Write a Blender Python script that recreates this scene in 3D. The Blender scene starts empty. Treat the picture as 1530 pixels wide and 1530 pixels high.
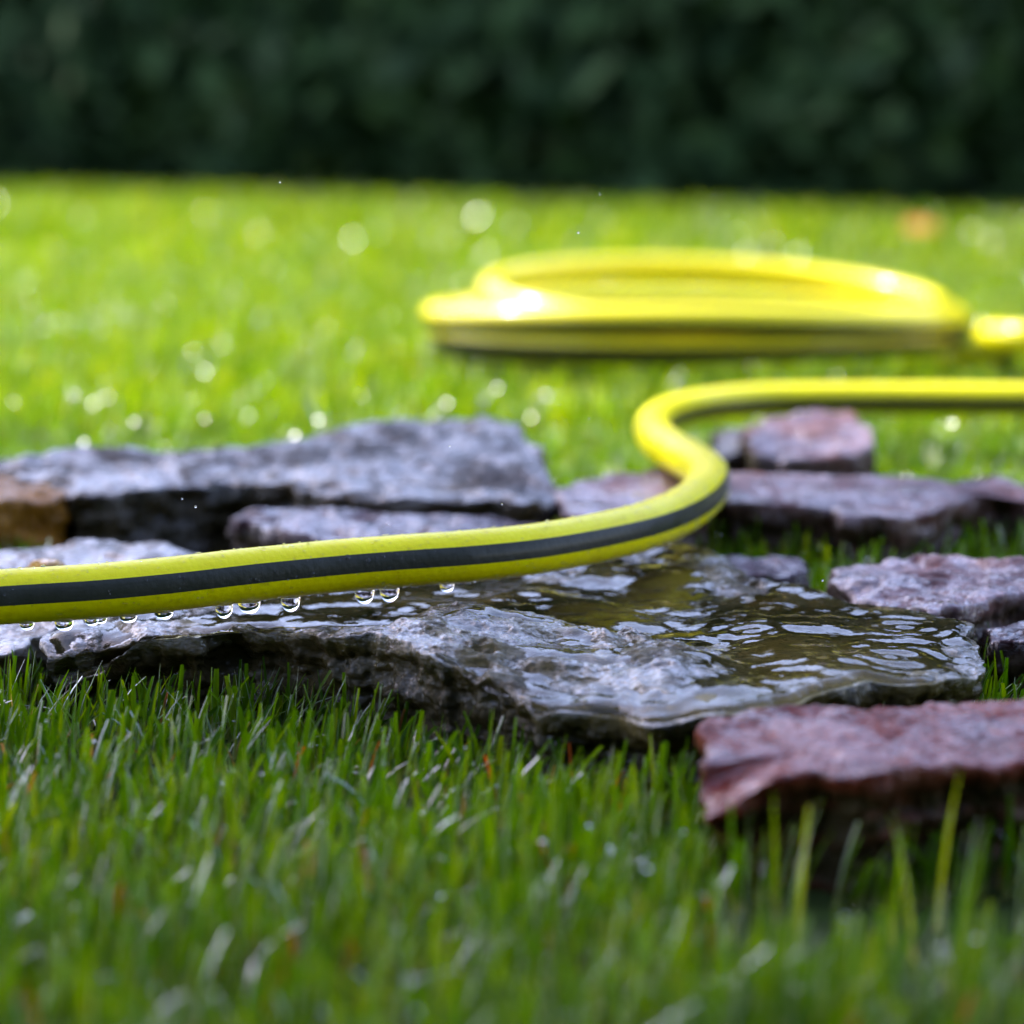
import bpy, math, random
import numpy as np
from mathutils import Vector

random.seed(7)
rng = np.random.default_rng(11)
S = bpy.context.scene
R = math.radians

# ------------------------------------------------------------------ camera
F = 4166.7                      # focal length in photograph pixels
HZ = 150.0                      # horizon row
PITCH = math.atan((765 - HZ) / F)
CAMZ = 0.205
cam_d = bpy.data.cameras.new('camera')
cam = bpy.data.objects.new('camera', cam_d)
S.collection.objects.link(cam)
cam.location = (0, 0, CAMZ)
cam.rotation_euler = (R(90) - PITCH, 0, 0)
cam_d.sensor_width = 36.72
cam_d.lens = 100
cam_d.clip_start = 0.02
cam_d.clip_end = 500
cam_d.dof.use_dof = True
cam_d.dof.focus_distance = 0.915
cam_d.dof.aperture_fstop = 6.9
cam_d.dof.aperture_blades = 9
S.camera = cam

# ------------------------------------------------------------------ world, sun, exposure
SUN_AZ, SUN_EL = -50.0, 47.0
w = bpy.data.worlds.new('World')
S.world = w
w.use_nodes = True
nt = w.node_tree
nt.nodes.clear()
o_ = nt.nodes.new('ShaderNodeOutputWorld')
bg = nt.nodes.new('ShaderNodeBackground')
sk = nt.nodes.new('ShaderNodeTexSky')
sk.sky_type = 'NISHITA'
sk.sun_disc = False
sk.sun_elevation = R(SUN_EL)
sk.sun_rotation = R(SUN_AZ)
sk.air_density = 1.0
sk.dust_density = 1.0
sk.ozone_density = 1.5
bg.inputs['Strength'].default_value = 0.15
tint = nt.nodes.new('ShaderNodeMix')
tint.data_type = 'RGBA'
tint.blend_type = 'MULTIPLY'
tint.inputs[0].default_value = 1.0
tint.inputs[7].default_value = (1.13, 0.97, 1.02, 1)      # the picture's slightly warm-violet daylight balance
nt.links.new(sk.outputs[0], tint.inputs[6])
nt.links.new(tint.outputs[2], bg.inputs[0])
nt.links.new(bg.outputs[0], o_.inputs[0])
sd = bpy.data.lights.new('sun', 'SUN')
sd.energy = 2.3
sd.angle = R(0.5)
sd.color = (1.0, 0.95, 0.86)
sun = bpy.data.objects.new('sun', sd)
S.collection.objects.link(sun)
SUNV = Vector((math.sin(R(SUN_AZ)) * math.cos(R(SUN_EL)), math.cos(R(SUN_AZ)) * math.cos(R(SUN_EL)), math.sin(R(SUN_EL))))
sun.rotation_euler = SUNV.to_track_quat('Z', 'Y').to_euler()
sun.location = SUNV * 20
vs = S.view_settings
vs.view_transform = 'Standard'
vs.look = 'None'
vs.gamma = 1
vs.exposure = 2.45
vs.use_curve_mapping = False
S.render.engine = 'CYCLES'
S.cycles.use_denoising = True
S.cycles.sample_clamp_indirect = 6
S.cycles.max_bounces = 10
S.cycles.transparent_max_bounces = 12
S.cycles.caustics_reflective = False

# ------------------------------------------------------------------ geometry helpers
CP, SP = math.cos(PITCH), math.sin(PITCH)

def ray(px, py):
    a, b = (px - 765) / F, (765 - py) / F
    return np.array([a, CP + b * SP, -SP + b * CP])

def uz(px, py, z):
    """the point at height z seen at a place of the photograph"""
    d = ray(px, py)
    return np.array([0, 0, CAMZ]) + d * ((z - CAMZ) / d[2])

def uy(px, py, y):
    d = ray(px, py)
    return np.array([0, 0, CAMZ]) + d * (y / d[1])

def _h(ix, iy, iz, s):
    n = (ix.astype(np.uint64) * np.uint64(73856093)) ^ (iy.astype(np.uint64) * np.uint64(19349663)) ^ (iz.astype(np.uint64) * np.uint64(83492791)) ^ np.uint64(s * 2654435761 % (1 << 32))
    n = (n ^ (n >> np.uint64(13))) * np.uint64(1274126177)
    n &= np.uint64(0xffffffff)
    n = (n ^ (n >> np.uint64(16))) * np.uint64(2246822519)
    n &= np.uint64(0xffffffff)
    n = n ^ (n >> np.uint64(15))
    return n

_G = rng.normal(size=(256, 3))
_G /= np.linalg.norm(_G, axis=1)[:, None]

def noise(x, y, z=0.0, s=0):
    x, y, z = np.broadcast_arrays(np.asarray(x, float), np.asarray(y, float), np.asarray(z, float))
    fx, fy, fz = np.floor(x), np.floor(y), np.floor(z)
    ux, uy_, uz_ = x - fx, y - fy, z - fz
    ix, iy, iz = (fx + 100000).astype(np.int64), (fy + 100000).astype(np.int64), (fz + 100000).astype(np.int64)
    sx, sy, sz = (t * t * t * (t * (t * 6 - 15) + 10) for t in (ux, uy_, uz_))
    r = 0
    for a in (0, 1):
        for b in (0, 1):
            for c in (0, 1):
                g = _G[(_h(ix + a, iy + b, iz + c, s) & np.uint64(255)).astype(int)]
                v = g[..., 0] * (ux - a) + g[..., 1] * (uy_ - b) + g[..., 2] * (uz_ - c)
                r = r + v * (sx if a else 1 - sx) * (sy if b else 1 - sy) * (sz if c else 1 - sz)
    return r * 1.6

def fbm(x, y, z=0.0, s=0, o=4, g=0.5):
    r, a, f = 0, 1.0, 1.0
    for i in range(o):
        r = r + a * noise(x * f, y * f, z * f if not np.isscalar(z) or z else 0.0, s + i * 17)
        a *= g
        f *= 2.03
    return r

def mesh_np(name, v, faces, mats, smooth=True, attr=None, k=None, parent=None):
    """faces: int array (n, 3|4) or list of such arrays"""
    me = bpy.data.meshes.new(name)
    fl = faces if isinstance(faces, list) else [faces]
    loops = np.concatenate([f.reshape(-1) for f in fl]).astype(np.int32)
    tot = np.concatenate([np.full(len(f), f.shape[1]) for f in fl]).astype(np.int32)
    st = np.concatenate([[0], np.cumsum(tot)[:-1]]).astype(np.int32)
    me.vertices.add(len(v))
    me.vertices.foreach_set('co', np.asarray(v, np.float32).reshape(-1))
    me.loops.add(len(loops))
    me.loops.foreach_set('vertex_index', loops)
    me.polygons.add(len(tot))
    me.polygons.foreach_set('loop_start', st)
    me.polygons.foreach_set('loop_total', tot)
    me.update(calc_edges=True)
    me.validate()
    if smooth:
        me.polygons.foreach_set('use_smooth', np.ones(len(me.polygons), bool))
    for an, av in (attr or {}).items():
        at = me.attributes.new(an, 'FLOAT', 'POINT')
        at.data.foreach_set('value', np.asarray(av, np.float32))
    for m in (mats if isinstance(mats, list) else [mats]):
        me.materials.append(m)
    ob = bpy.data.objects.new(name, me)
    S.collection.objects.link(ob)
    if parent:
        ob.parent = parent
    if k:
        ob['kind'] = k
    return ob

def tag(o, label, cat, group=None):
    o['label'] = label
    o['category'] = cat
    if group:
        o['group'] = group
    return o

def empty(name, loc=(0, 0, 0)):
    o = bpy.data.objects.new(name, None)
    o.empty_display_size = 0.02
    o.location = loc
    S.collection.objects.link(o)
    return o

# ------------------------------------------------------------------ materials
class NT:
    def __init__(s, name):
        s.m = bpy.data.materials.new(name)
        s.m.use_nodes = True
        s.t = s.m.node_tree
        s.t.nodes.clear()
        s.out = s.n('OutputMaterial')
    def n(s, ty, **kw):
        nd = s.t.nodes.new('ShaderNode' + ty)
        for k_, v_ in kw.items():
            setattr(nd, k_, v_)
        return nd
    def l(s, a, b):
        s.t.links.new(a, b)
    def obj(s):
        return s.n('TexCoord').outputs['Object']
    def mapping(s, vec, sc):
        mp = s.n('Mapping')
        mp.inputs['Scale'].default_value = sc
        s.l(vec, mp.inputs['Vector'])
        return mp.outputs[0]
    def noise(s, vec, scale, detail=4, rough=0.55, dist=0.0):
        nd = s.n('TexNoise')
        nd.inputs['Scale'].default_value = scale
        nd.inputs['Detail'].default_value = detail
        nd.inputs['Roughness'].default_value = rough
        nd.inputs['Distortion'].default_value = dist
        s.l(vec, nd.inputs['Vector'])
        return nd.outputs['Fac']
    def ramp(s, fac, stops, interp='LINEAR'):
        r = s.n('ValToRGB')
        r.color_ramp.interpolation = interp
        e = r.color_ramp.elements
        while len(e) < len(stops):
            e.new(0.5)
        for q, (p, c) in zip(e, stops):
            q.position = p
            q.color = (c, c, c, 1) if np.isscalar(c) else (*c, 1)
        s.l(fac, r.inputs[0])
        return r.outputs[0]
    def mix(s, fac, a, b):
        mx = s.n('Mix', data_type='RGBA')
        for v, i in ((fac, 0), (a, 6), (b, 7)):
            if hasattr(v, 'links'):
                s.l(v, mx.inputs[i])
            else:
                mx.inputs[i].default_value = v if i == 0 else (*v, 1)
        return mx.outputs[2]
    def math(s, op, a, b=0.0):
        mt = s.n('Math', operation=op)
        for v, i in ((a, 0), (b, 1)):
            if hasattr(v, 'links'):
                s.l(v, mt.inputs[i])
            else:
                mt.inputs[i].default_value = v
        return mt.outputs[0]
    def bump(s, h, strength, dist, nrm=None):
        b = s.n('Bump')
        b.inputs['Strength'].default_value = strength
        b.inputs['Distance'].default_value = dist
        s.l(h, b.inputs['Height'])
        if nrm is not None:
            s.l(nrm, b.inputs['Normal'])
        return b.outputs[0]
    def surf(s, o):
        s.l(o, s.out.inputs['Surface'])
        return s.m

def principled(t, **kw):
    p = t.n('BsdfPrincipled')
    for k_, v_ in kw.items():
        i = p.inputs[k_.replace('_', ' ')]
        if hasattr(v_, 'links'):
            t.l(v_, i)
        else:
            i.default_value = (*v_, 1) if isinstance(v_, tuple) else v_
    return p

def stone_mat(name, dark, mid, light, stain, stain_amt=0.5, r0=0.1, r1=0.4, bump=1.0, sc=1.0, wet=1.0, side_shade_amt=1.0):
    dark, mid, light, stain = (tuple(x_ * k_ for x_ in c_) for c_, k_ in ((dark, .25), (mid, .30), (light, .42), (stain, .45)))   # soaked stone
    t = NT(name)
    o = t.obj()
    lay = t.mapping(o, (1, 1, 3.5))
    a = t.noise(lay, 38 * sc, 6, 0.62, 0.5)
    b = t.noise(t.mapping(o, (1, 0.8, 1.6)), 24 * sc, 5, 0.6, 1.2)
    c = t.noise(lay, 420 * sc, 5, 0.65)
    col = t.ramp(a, [(0.30, dark), (0.5, mid), (0.68, light)])
    col = t.mix(t.ramp(b, [(0.52 - 0.12 * stain_amt, 0.0), (0.66, stain_amt)]), col, stain)
    col = t.mix(t.ramp(c, [(0.35, 0.45), (0.62, 0.0)]), col, tuple(x * 0.4 for x in dark))
    sl = t.n('Attribute', attribute_name='silt')
    col = t.mix(t.math('MULTIPLY', sl.outputs['Fac'], t.ramp(t.noise(o, 70, 4, 0.6), [(0.3, 0.45), (0.6, 1.0)])), col, (0.24, 0.19, 0.075))
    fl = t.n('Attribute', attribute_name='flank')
    dirt = t.math('MULTIPLY', t.math('MULTIPLY', fl.outputs['Fac'], side_shade_amt), t.ramp(t.noise(lay, 55, 5, 0.6), [(0.32, 0.35), (0.62, 0.95)]))  # mask of the painted side-face shade
    col = t.mix(dirt, col, (0.035, 0.026, 0.010))  # shade of the side faces painted into the stone colour
    rough = t.ramp(t.noise(o, 90 * sc, 4, 0.6), [(0.35, r0), (0.7, r1)])
    f1 = t.noise(lay, 700 * sc, 5, 0.7)
    f2 = t.noise(lay, 240 * sc, 6, 0.65, 0.6)
    n1 = t.bump(f2, 0.6 * bump, 0.0012)
    n2 = t.bump(f1, 0.45 * bump, 0.0004, n1)
    # a water film: smoother normals on the coat than on the stone below
    nc = t.bump(t.noise(t.mapping(o, (1, 0.9, 2)), 200, 2.2, 0.5, 0.8), 0.55 * bump, 0.0013)
    cre = t.math('ABSOLUTE', t.math('SUBTRACT', t.noise(t.mapping(o, (1, 0.8, 2)), 520, 3, 0.6, 1.0), 0.5))
    nc = t.bump(t.math('MINIMUM', cre, 0.07), 0.5 * bump, 0.0036, nc)
    p = principled(t, Base_Color=col, Roughness=rough, Normal=n2, IOR=1.12)
    pw = t.math('ADD', t.noise(t.mapping(o, (1, 0.75, 2)), 30 * sc, 6, 0.68, 0.9), t.math('MULTIPLY', t.math('SUBTRACT', t.noise(lay, 420, 4, 0.6), 0.5), 0.35))
    pw = t.ramp(pw, [(0.43, 0.04), (0.53, wet)])
    t.l(t.math('MULTIPLY', pw, t.math('SUBTRACT', 1.0, t.math('MULTIPLY', dirt, 0.85))), p.inputs['Coat Weight'])  # less coat where the side-face shade is painted
    p.inputs['Coat Roughness'].default_value = 0.03
    p.inputs['Coat IOR'].default_value = 1.7
    t.l(nc, p.inputs['Coat Normal'])
    return t.surf(p.outputs[0])

M = {}
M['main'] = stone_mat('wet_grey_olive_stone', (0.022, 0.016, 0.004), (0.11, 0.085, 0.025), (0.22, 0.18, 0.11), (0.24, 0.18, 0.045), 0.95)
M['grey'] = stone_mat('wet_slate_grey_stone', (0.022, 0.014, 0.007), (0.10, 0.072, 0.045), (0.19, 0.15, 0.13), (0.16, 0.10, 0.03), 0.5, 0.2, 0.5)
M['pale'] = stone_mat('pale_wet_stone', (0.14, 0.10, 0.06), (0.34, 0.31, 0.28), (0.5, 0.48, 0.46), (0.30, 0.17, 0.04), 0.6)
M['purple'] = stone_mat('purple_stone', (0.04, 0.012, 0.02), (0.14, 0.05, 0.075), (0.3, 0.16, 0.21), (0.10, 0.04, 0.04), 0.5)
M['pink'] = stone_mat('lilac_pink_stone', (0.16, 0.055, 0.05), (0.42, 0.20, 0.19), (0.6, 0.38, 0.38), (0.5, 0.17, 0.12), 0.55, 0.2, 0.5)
M['red'] = stone_mat('red_sandstone', (0.2, 0.022, 0.012), (0.5, 0.065, 0.03), (0.65, 0.2, 0.12), (0.45, 0.10, 0.03), 0.5, 0.15, 0.4, bump=0.6, wet=0.6, side_shade_amt=1.25)
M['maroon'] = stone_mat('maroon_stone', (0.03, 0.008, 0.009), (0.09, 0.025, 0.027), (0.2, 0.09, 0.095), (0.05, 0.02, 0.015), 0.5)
M['brown'] = stone_mat('brown_stone', (0.4, 0.15, 0.012), (0.95, 0.40, 0.03), (1.0, 0.5, 0.08), (0.9, 0.35, 0.012), 0.6, 0.3, 0.6, wet=0.4, side_shade_amt=0.1)
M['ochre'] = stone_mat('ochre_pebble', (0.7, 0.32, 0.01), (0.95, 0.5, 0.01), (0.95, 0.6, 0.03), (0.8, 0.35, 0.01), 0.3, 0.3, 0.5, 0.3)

def water_mat():
    t = NT('water')
    o = t.obj()
    n = t.bump(t.noise(t.mapping(o, (1, 0.8, 1)), 160, 3, 0.5, 0.6), 0.35, 0.0008)
    g = t.n('BsdfGlossy')
    g.inputs['Roughness'].default_value = 0.03
    t.l(n, g.inputs['Normal'])
    tr = t.n('BsdfTransparent')
    tr.inputs['Color'].default_value = (0.90, 0.85, 0.62, 1)
    fr = t.n('Fresnel')
    fr.inputs['IOR'].default_value = 1.34
    t.l(n, fr.inputs['Normal'])
    mx = t.n('MixShader')
    t.l(fr.outputs[0], mx.inputs[0])
    t.l(tr.outputs[0], mx.inputs[1])
    t.l(g.outputs[0], mx.inputs[2])
    return t.surf(mx.outputs[0])
M['water'] = water_mat()

def drop_mat():
    t = NT('water_drop')
    p = principled(t, Base_Color=(1.0, 1.0, 1.0), Roughness=0.0, IOR=1.333, Transmission_Weight=1.0)
    return t.surf(p.outputs[0])
M['drop'] = drop_mat()

def dew_mat():
    t = NT('dew')
    g = t.n('BsdfGlossy')
    g.inputs['Roughness'].default_value = 0.27
    tr = t.n('BsdfTransparent')
    fr = t.n('Fresnel')
    fr.inputs['IOR'].default_value = 1.333
    mx = t.n('MixShader')
    t.l(fr.outputs[0], mx.inputs[0])
    t.l(tr.outputs[0], mx.inputs[1])
    t.l(g.outputs[0], mx.inputs[2])
    return t.surf(mx.outputs[0])
M['dew'] = dew_mat()

def hose_mat(name, c1, c2, spec_r, sheen, coat=0.06):
    t = NT(name)
    o = t.obj()
    at = t.n('Attribute', attribute_name='along')
    au = t.n('Attribute', attribute_name='around')
    cb = t.n('CombineXYZ')
    t.l(at.outputs['Fac'], cb.inputs[0])
    t.l(au.outputs['Fac'], cb.inputs[1])
    # braid showing faintly through the plastic
    a1 = t.math('SINE', t.math('ADD', t.math('MULTIPLY', at.outputs['Fac'], 1500), t.math('MULTIPLY', au.outputs['Fac'], 10)))
    a2 = t.math('SINE', t.math('SUBTRACT', t.math('MULTIPLY', at.outputs['Fac'], 1500), t.math('MULTIPLY', au.outputs['Fac'], 10)))
    br = t.math('MAXIMUM', a1, a2)
    n1 = t.bump(br, 0.2, 0.00015)
    n2 = t.bump(t.noise(o, 700, 3, 0.6), 0.3, 0.0004, n1)
    n3 = t.bump(t.noise(o, 60, 3, 0.5), 0.25, 0.0012, n2)
    col = t.mix(t.ramp(t.noise(o, 120, 5, 0.6), [(0.35, 0.0), (0.7, 1.0)]), c1, c2)
    p = principled(t, Base_Color=col, Roughness=spec_r, Normal=n3)
    p.inputs['IOR'].default_value = 1.3
    p.inputs['Specular IOR Level'].default_value = 0.35
    p.inputs['Coat Weight'].default_value = coat
    p.inputs['Coat Roughness'].default_value = 0.12
    if sheen:
        p.inputs['Subsurface Weight'].default_value = 0.25
        p.inputs['Subsurface Radius'].default_value = (0.5, 0.5, 0.1)
        p.inputs['Subsurface Scale'].default_value = 0.003
    return t.surf(p.outputs[0])
M['yellow'] = hose_mat('yellow_hose_plastic', (0.74, 0.68, 0.0003), (0.70, 0.61, 0.0003), 0.33, True)
M['wet_yellow'] = hose_mat('wet_yellow_hose_plastic', (0.72, 0.64, 0.0004), (0.68, 0.58, 0.0004), 0.3, True, 0.3)
M['black'] = hose_mat('dark_stripe_plastic', (0.020, 0.022, 0.013), (0.030, 0.032, 0.022), 0.4, False)

def blade_mat(name, gloss=0.42):
    t = NT(name)
    at = t.n('Attribute', attribute_name='tint')
    hb = t.n('Attribute', attribute_name='up')
    col = t.ramp(at.outputs['Fac'], [(0.0, (0.022, 0.066, 0.002)), (0.35, (0.042, 0.102, 0.002)), (0.7, (0.092, 0.145, 0.006)),
                                     (0.90, (0.155, 0.185, 0.014)), (0.93, (0.20, 0.15, 0.05)), (0.96, (0.25, 0.065, 0.01)), (1.0, (0.22, 0.12, 0.045))])
    base = t.ramp(hb.outputs['Fac'], [(0.0, 1.0), (0.35, 0.0)])
    col = t.mix(base, col, (0.16, 0.17, 0.05))
    d = t.n('BsdfDiffuse')
    t.l(col, d.inputs[0])
    tl = t.n('BsdfTranslucent')
    tc = t.n('HueSaturation')
    tc.inputs['Hue'].default_value = 0.485
    tc.inputs['Saturation'].default_value = 1.1
    tc.inputs['Value'].default_value = 3.1
    t.l(col, tc.inputs['Color'])
    t.l(tc.outputs[0], tl.inputs[0])
    m1 = t.n('MixShader')
    m1.inputs[0].default_value = 0.5
    t.l(d.outputs[0], m1.inputs[1])
    t.l(tl.outputs[0], m1.inputs[2])
    g = t.n('BsdfGlossy')
    g.inputs['Roughness'].default_value = gloss
    fr = t.n('Fresnel')
    fr.inputs['IOR'].default_value = 1.2
    m2 = t.n('MixShader')
    t.l(t.math('MULTIPLY', fr.outputs[0], 0.5), m2.inputs[0])
    t.l(m1.outputs[0], m2.inputs[1])
    t.l(g.outputs[0], m2.inputs[2])
    return t.surf(m2.outputs[0])
M['grass'] = blade_mat('wet_grass')

def leaf_mat():
    t = NT('hedge_leaf')
    at = t.n('Attribute', attribute_name='tint')
    col = t.ramp(at.outputs['Fac'], [(0.0, (0.012, 0.03, 0.010)), (0.6, (0.025, 0.055, 0.014)), (1.0, (0.04, 0.075, 0.02))])
    p = principled(t, Base_Color=col, Roughness=0.8, IOR=1.25)
    return t.surf(p.outputs[0])
M['leaf'] = leaf_mat()

def soil_mat():
    t = NT('soil_and_turf')
    o = t.obj()
    col = t.ramp(t.noise(o, 60, 6, 0.65), [(0.35, (0.012, 0.010, 0.006)), (0.6, (0.035, 0.045, 0.012)), (0.75, (0.06, 0.10, 0.015))])
    big = t.noise(o, 1.3, 3, 0.5)
    col = t.mix(t.ramp(big, [(0.4, 0.0), (0.6, 0.5)]), col, (0.05, 0.10, 0.012))
    n = t.bump(t.noise(o, 90, 6, 0.7), 0.8, 0.006)
    p = principled(t, Base_Color=col, Roughness=0.95, IOR=1.2, Normal=n)
    return t.surf(p.outputs[0])
M['soil'] = soil_mat()

def plain(name, c, r):
    t = NT(name)
    col = t.mix(t.ramp(t.noise(t.obj(), 30, 4, 0.6), [(0.35, 0.0), (0.65, 1.0)]), c, tuple(x * 0.6 for x in c))
    return t.surf(principled(t, Base_Color=col, Roughness=r).outputs[0])
M['bark'] = plain('bark', (0.05, 0.035, 0.022), 0.9)
M['deadleaf'] = plain('dead_leaf', (0.55, 0.20, 0.02), 0.6)

# ------------------------------------------------------------------ ground
def ground():
    xs = np.concatenate([[-40, -20, -8], np.linspace(-4, 4, 81), [8, 20, 40]])
    ys = np.concatenate([[-30, -10, -3], np.linspace(-1, 8, 91), [12, 20, 60]])
    X, Y = np.meshgrid(xs, ys, indexing='ij')
    Z = 0.004 * fbm(X * 1.3, Y * 1.3, 0, 5, 3) * (Y > 2) - 0.001
    n, m = X.shape
    v = np.stack([X, Y, Z], -1).reshape(-1, 3)
    i = np.arange(n * m).reshape(n, m)
    f = np.stack([i[:-1, :-1], i[1:, :-1], i[1:, 1:], i[:-1, 1:]], -1).reshape(-1, 4)
    mesh_np('ground', v, f, M['soil'], k='structure')
ground()

# ------------------------------------------------------------------ stones
STONES = []   # world outlines, so that no grass grows through them

def resample(P, n, jag=0.0, seed=0, closed=True):
    P = np.asarray(P, float)
    Q = np.vstack([P, P[:1]]) if closed else P
    d = np.concatenate([[0], np.cumsum(np.linalg.norm(np.diff(Q, axis=0), axis=1))])
    s = np.linspace(0, d[-1], n, endpoint=False) if closed else np.linspace(0, d[-1], n)
    return np.stack([np.interp(s, d, Q[:, j]) for j in range(Q.shape[1])], 1), s

def px_gauss(px, py, sx, sy, z=0.03):
    """a soft oval patch on the stone: centre and half sizes as seen in the photograph"""
    c = uz(px, py, z)
    wx = sx * c[1] / F
    wy = abs(uz(px, py - sy, z)[1] - c[1])
    return lambda x, y: np.exp(-(((x - c[0]) / wx) ** 2 + ((y - c[1]) / wy) ** 2))

def stone(name, outline, mat, label, nb=420, nr=70, ns=22, zfun=None, amp=0.0022, edge=0.0018, bottom=-0.012,
          seed=1, jag=0.0035, under=0.35, fac=22, water=None, smooth=True):
    """outline: (px, py, z) of the upper rim; it is carried to the real place at height z"""
    W = np.array([uz(*p) for p in outline])
    if np.sum(W[:, 0] * np.roll(W[:, 1], -1) - np.roll(W[:, 0], -1) * W[:, 1]) < 0:
        W = W[::-1]
    B, s = resample(W, nb)
    # light smoothing, then a jagged broken edge
    k = max(1, nb // 160)
    Bs = B.copy()
    for _ in range(k * 3):
        Bs = (np.roll(Bs, 1, 0) + 2 * Bs + np.roll(Bs, -1, 0)) / 4
    tan = np.roll(Bs, -1, 0)[:, :2] - np.roll(Bs, 1, 0)[:, :2]
    tan /= np.linalg.norm(tan, axis=1)[:, None] + 1e-9
    nor = np.stack([tan[:, 1], -tan[:, 0]], 1)
    jn = fbm(Bs[:, 0] * 60, Bs[:, 1] * 60, 0, seed, 4, 0.55) + 0.6 * np.abs(noise(Bs[:, 0] * 25, Bs[:, 1] * 25, 0, seed + 50))
    Bs[:, :2] += nor * (jag * jn)[:, None]
    C = Bs[:, :2].mean(0)
    D = Bs[:, :2] - C
    ev, evec = np.linalg.eigh(D.T @ D)
    ax = evec[:, 1]
    pr = D @ ax
    L = (pr.max() - pr.min()) / 2
    short = np.abs(D @ evec[:, 0]).max()
    lim = max(0.0, L - short * 1.0)
    mid = C + np.clip(pr * 0.8, -lim, lim)[:, None] * ax
    # top height without relief: from the rim heights inwards
    ts = np.linspace(0, 1, nr)
    ts = 1 - (1 - ts) ** 1.25
    T, _ = np.meshgrid(ts, np.arange(nb))
    X = mid[:, 0][:, None] * (1 - T) + Bs[:, 0][:, None] * T
    Y = mid[:, 1][:, None] * (1 - T) + Bs[:, 1][:, None] * T
    A = np.c_[W[:, :2], np.ones(len(W))]
    co, *_ = np.linalg.lstsq(A, W[:, 2], rcond=None)
    plane = X * co[0] + Y * co[1] + co[2]
    rimd = Bs[:, 2] - (Bs[:, 0] * co[0] + Bs[:, 1] * co[1] + co[2])
    low = plane + rimd[:, None] * T ** 3
    if zfun is not None:
        low = low + zfun(X, Y)
    am = amp
    rough_mask = 1.0
    silt = 0.0
    wl = None
    if water is not None:
        rough_mask, wl, silt = water(X, Y, low)
    # cleavage steps: relief pulled into terraces
    n0 = fbm(X * 26, Y * 34, 0, seed + 3, 5, 0.55)
    q = n0 * 3.2 + 0.4 * fbm(X * 120, Y * 120, 0, seed + 4, 2)
    st_ = (np.floor(q) + np.clip((q - np.floor(q)) * 2.6 - 0.8, 0, 1)) / 3.2
    rel = 0.45 * n0 + 0.55 * st_ + 0.10 * fbm(X * 150, Y * 150, 0, seed + 9, 2, 0.5)
    r1 = 0.35 - np.abs(noise(X * 75 + .5 * n0, Y * 75, 0, seed + 61))
    r2 = 0.35 - np.abs(noise(X * 190, Y * 190 + .4 * n0, 0, seed + 62))
    r3 = 0.35 - np.abs(noise(X * 430, Y * 380, 0, seed + 63))
    rel = 0.7 * rel + 0.55 * fbm(X * 62 + .7 * n0, Y * 50, 0, seed + 71, 2, 0.4) + 0.30 * r1 + 0.12 * r2 + 0.03 * r3
    rim = np.clip((1 - T) / 0.05, 0, 1)
    Z = low + am * rel * rough_mask - edge * 0.35 * (1 - rim) ** 2
    tops = np.stack([X, Y, Z], -1)
    # sides: layered, undercut, going below the turf
    vs_ = np.linspace(0, 1, ns + 1)[1:]
    zt = Z[:, -1]
    Vg, Sg = np.meshgrid(vs_, np.arange(nb))
    zz = zt[:, None] * (1 - Vg) + bottom * Vg
    Xb, Yb = Bs[:, 0][:, None], Bs[:, 1][:, None]
    lay = noise(Xb * 30, Yb * 30, zz * 130, seed + 21)
    lay2 = fbm(Xb * 80, Yb * 80, zz * 90, seed + 22, 5, 0.62)
    off = 0.0012 * np.sign(lay) * np.minimum(1, np.abs(lay) * 5) + 0.0032 * lay2 - under * 0.010 * np.minimum(1, Vg * 3.0) * (0.6 + 0.8 * noise(Xb * 18, Yb * 18, 0, seed + 33))
    off = off * np.minimum(1, Vg * 6)
    sx = Xb + nor[:, 0][:, None] * off
    sy = Yb + nor[:, 1][:, None] * off
    sides = np.stack([sx, sy, zz], -1)
    allv = np.concatenate([tops, sides], 1)
    n, m = allv.shape[:2]
    i = np.arange(n * m).reshape(n, m)
    j = np.roll(i, -1, 0)
    f = np.stack([i[:, :-1], i[:, 1:], j[:, 1:], j[:, :-1]], -1).reshape(-1, 4)
    base = Bs[:, :2].mean(0)
    v = allv.reshape(-1, 3).copy()
    v -= np.array([base[0], base[1], 0])
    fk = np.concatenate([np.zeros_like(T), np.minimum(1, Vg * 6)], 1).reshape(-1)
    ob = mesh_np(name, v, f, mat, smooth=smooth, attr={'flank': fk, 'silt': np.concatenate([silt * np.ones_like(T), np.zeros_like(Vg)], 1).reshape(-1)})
    ob.location = (base[0], base[1], 0)
    tag(ob, label, 'stone', 'flat stones laid in the lawn')
    STONES.append(Bs[::max(1, nb // 120), :2].copy())
    return ob, (X, Y, T, low, wl, Bs)

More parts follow.
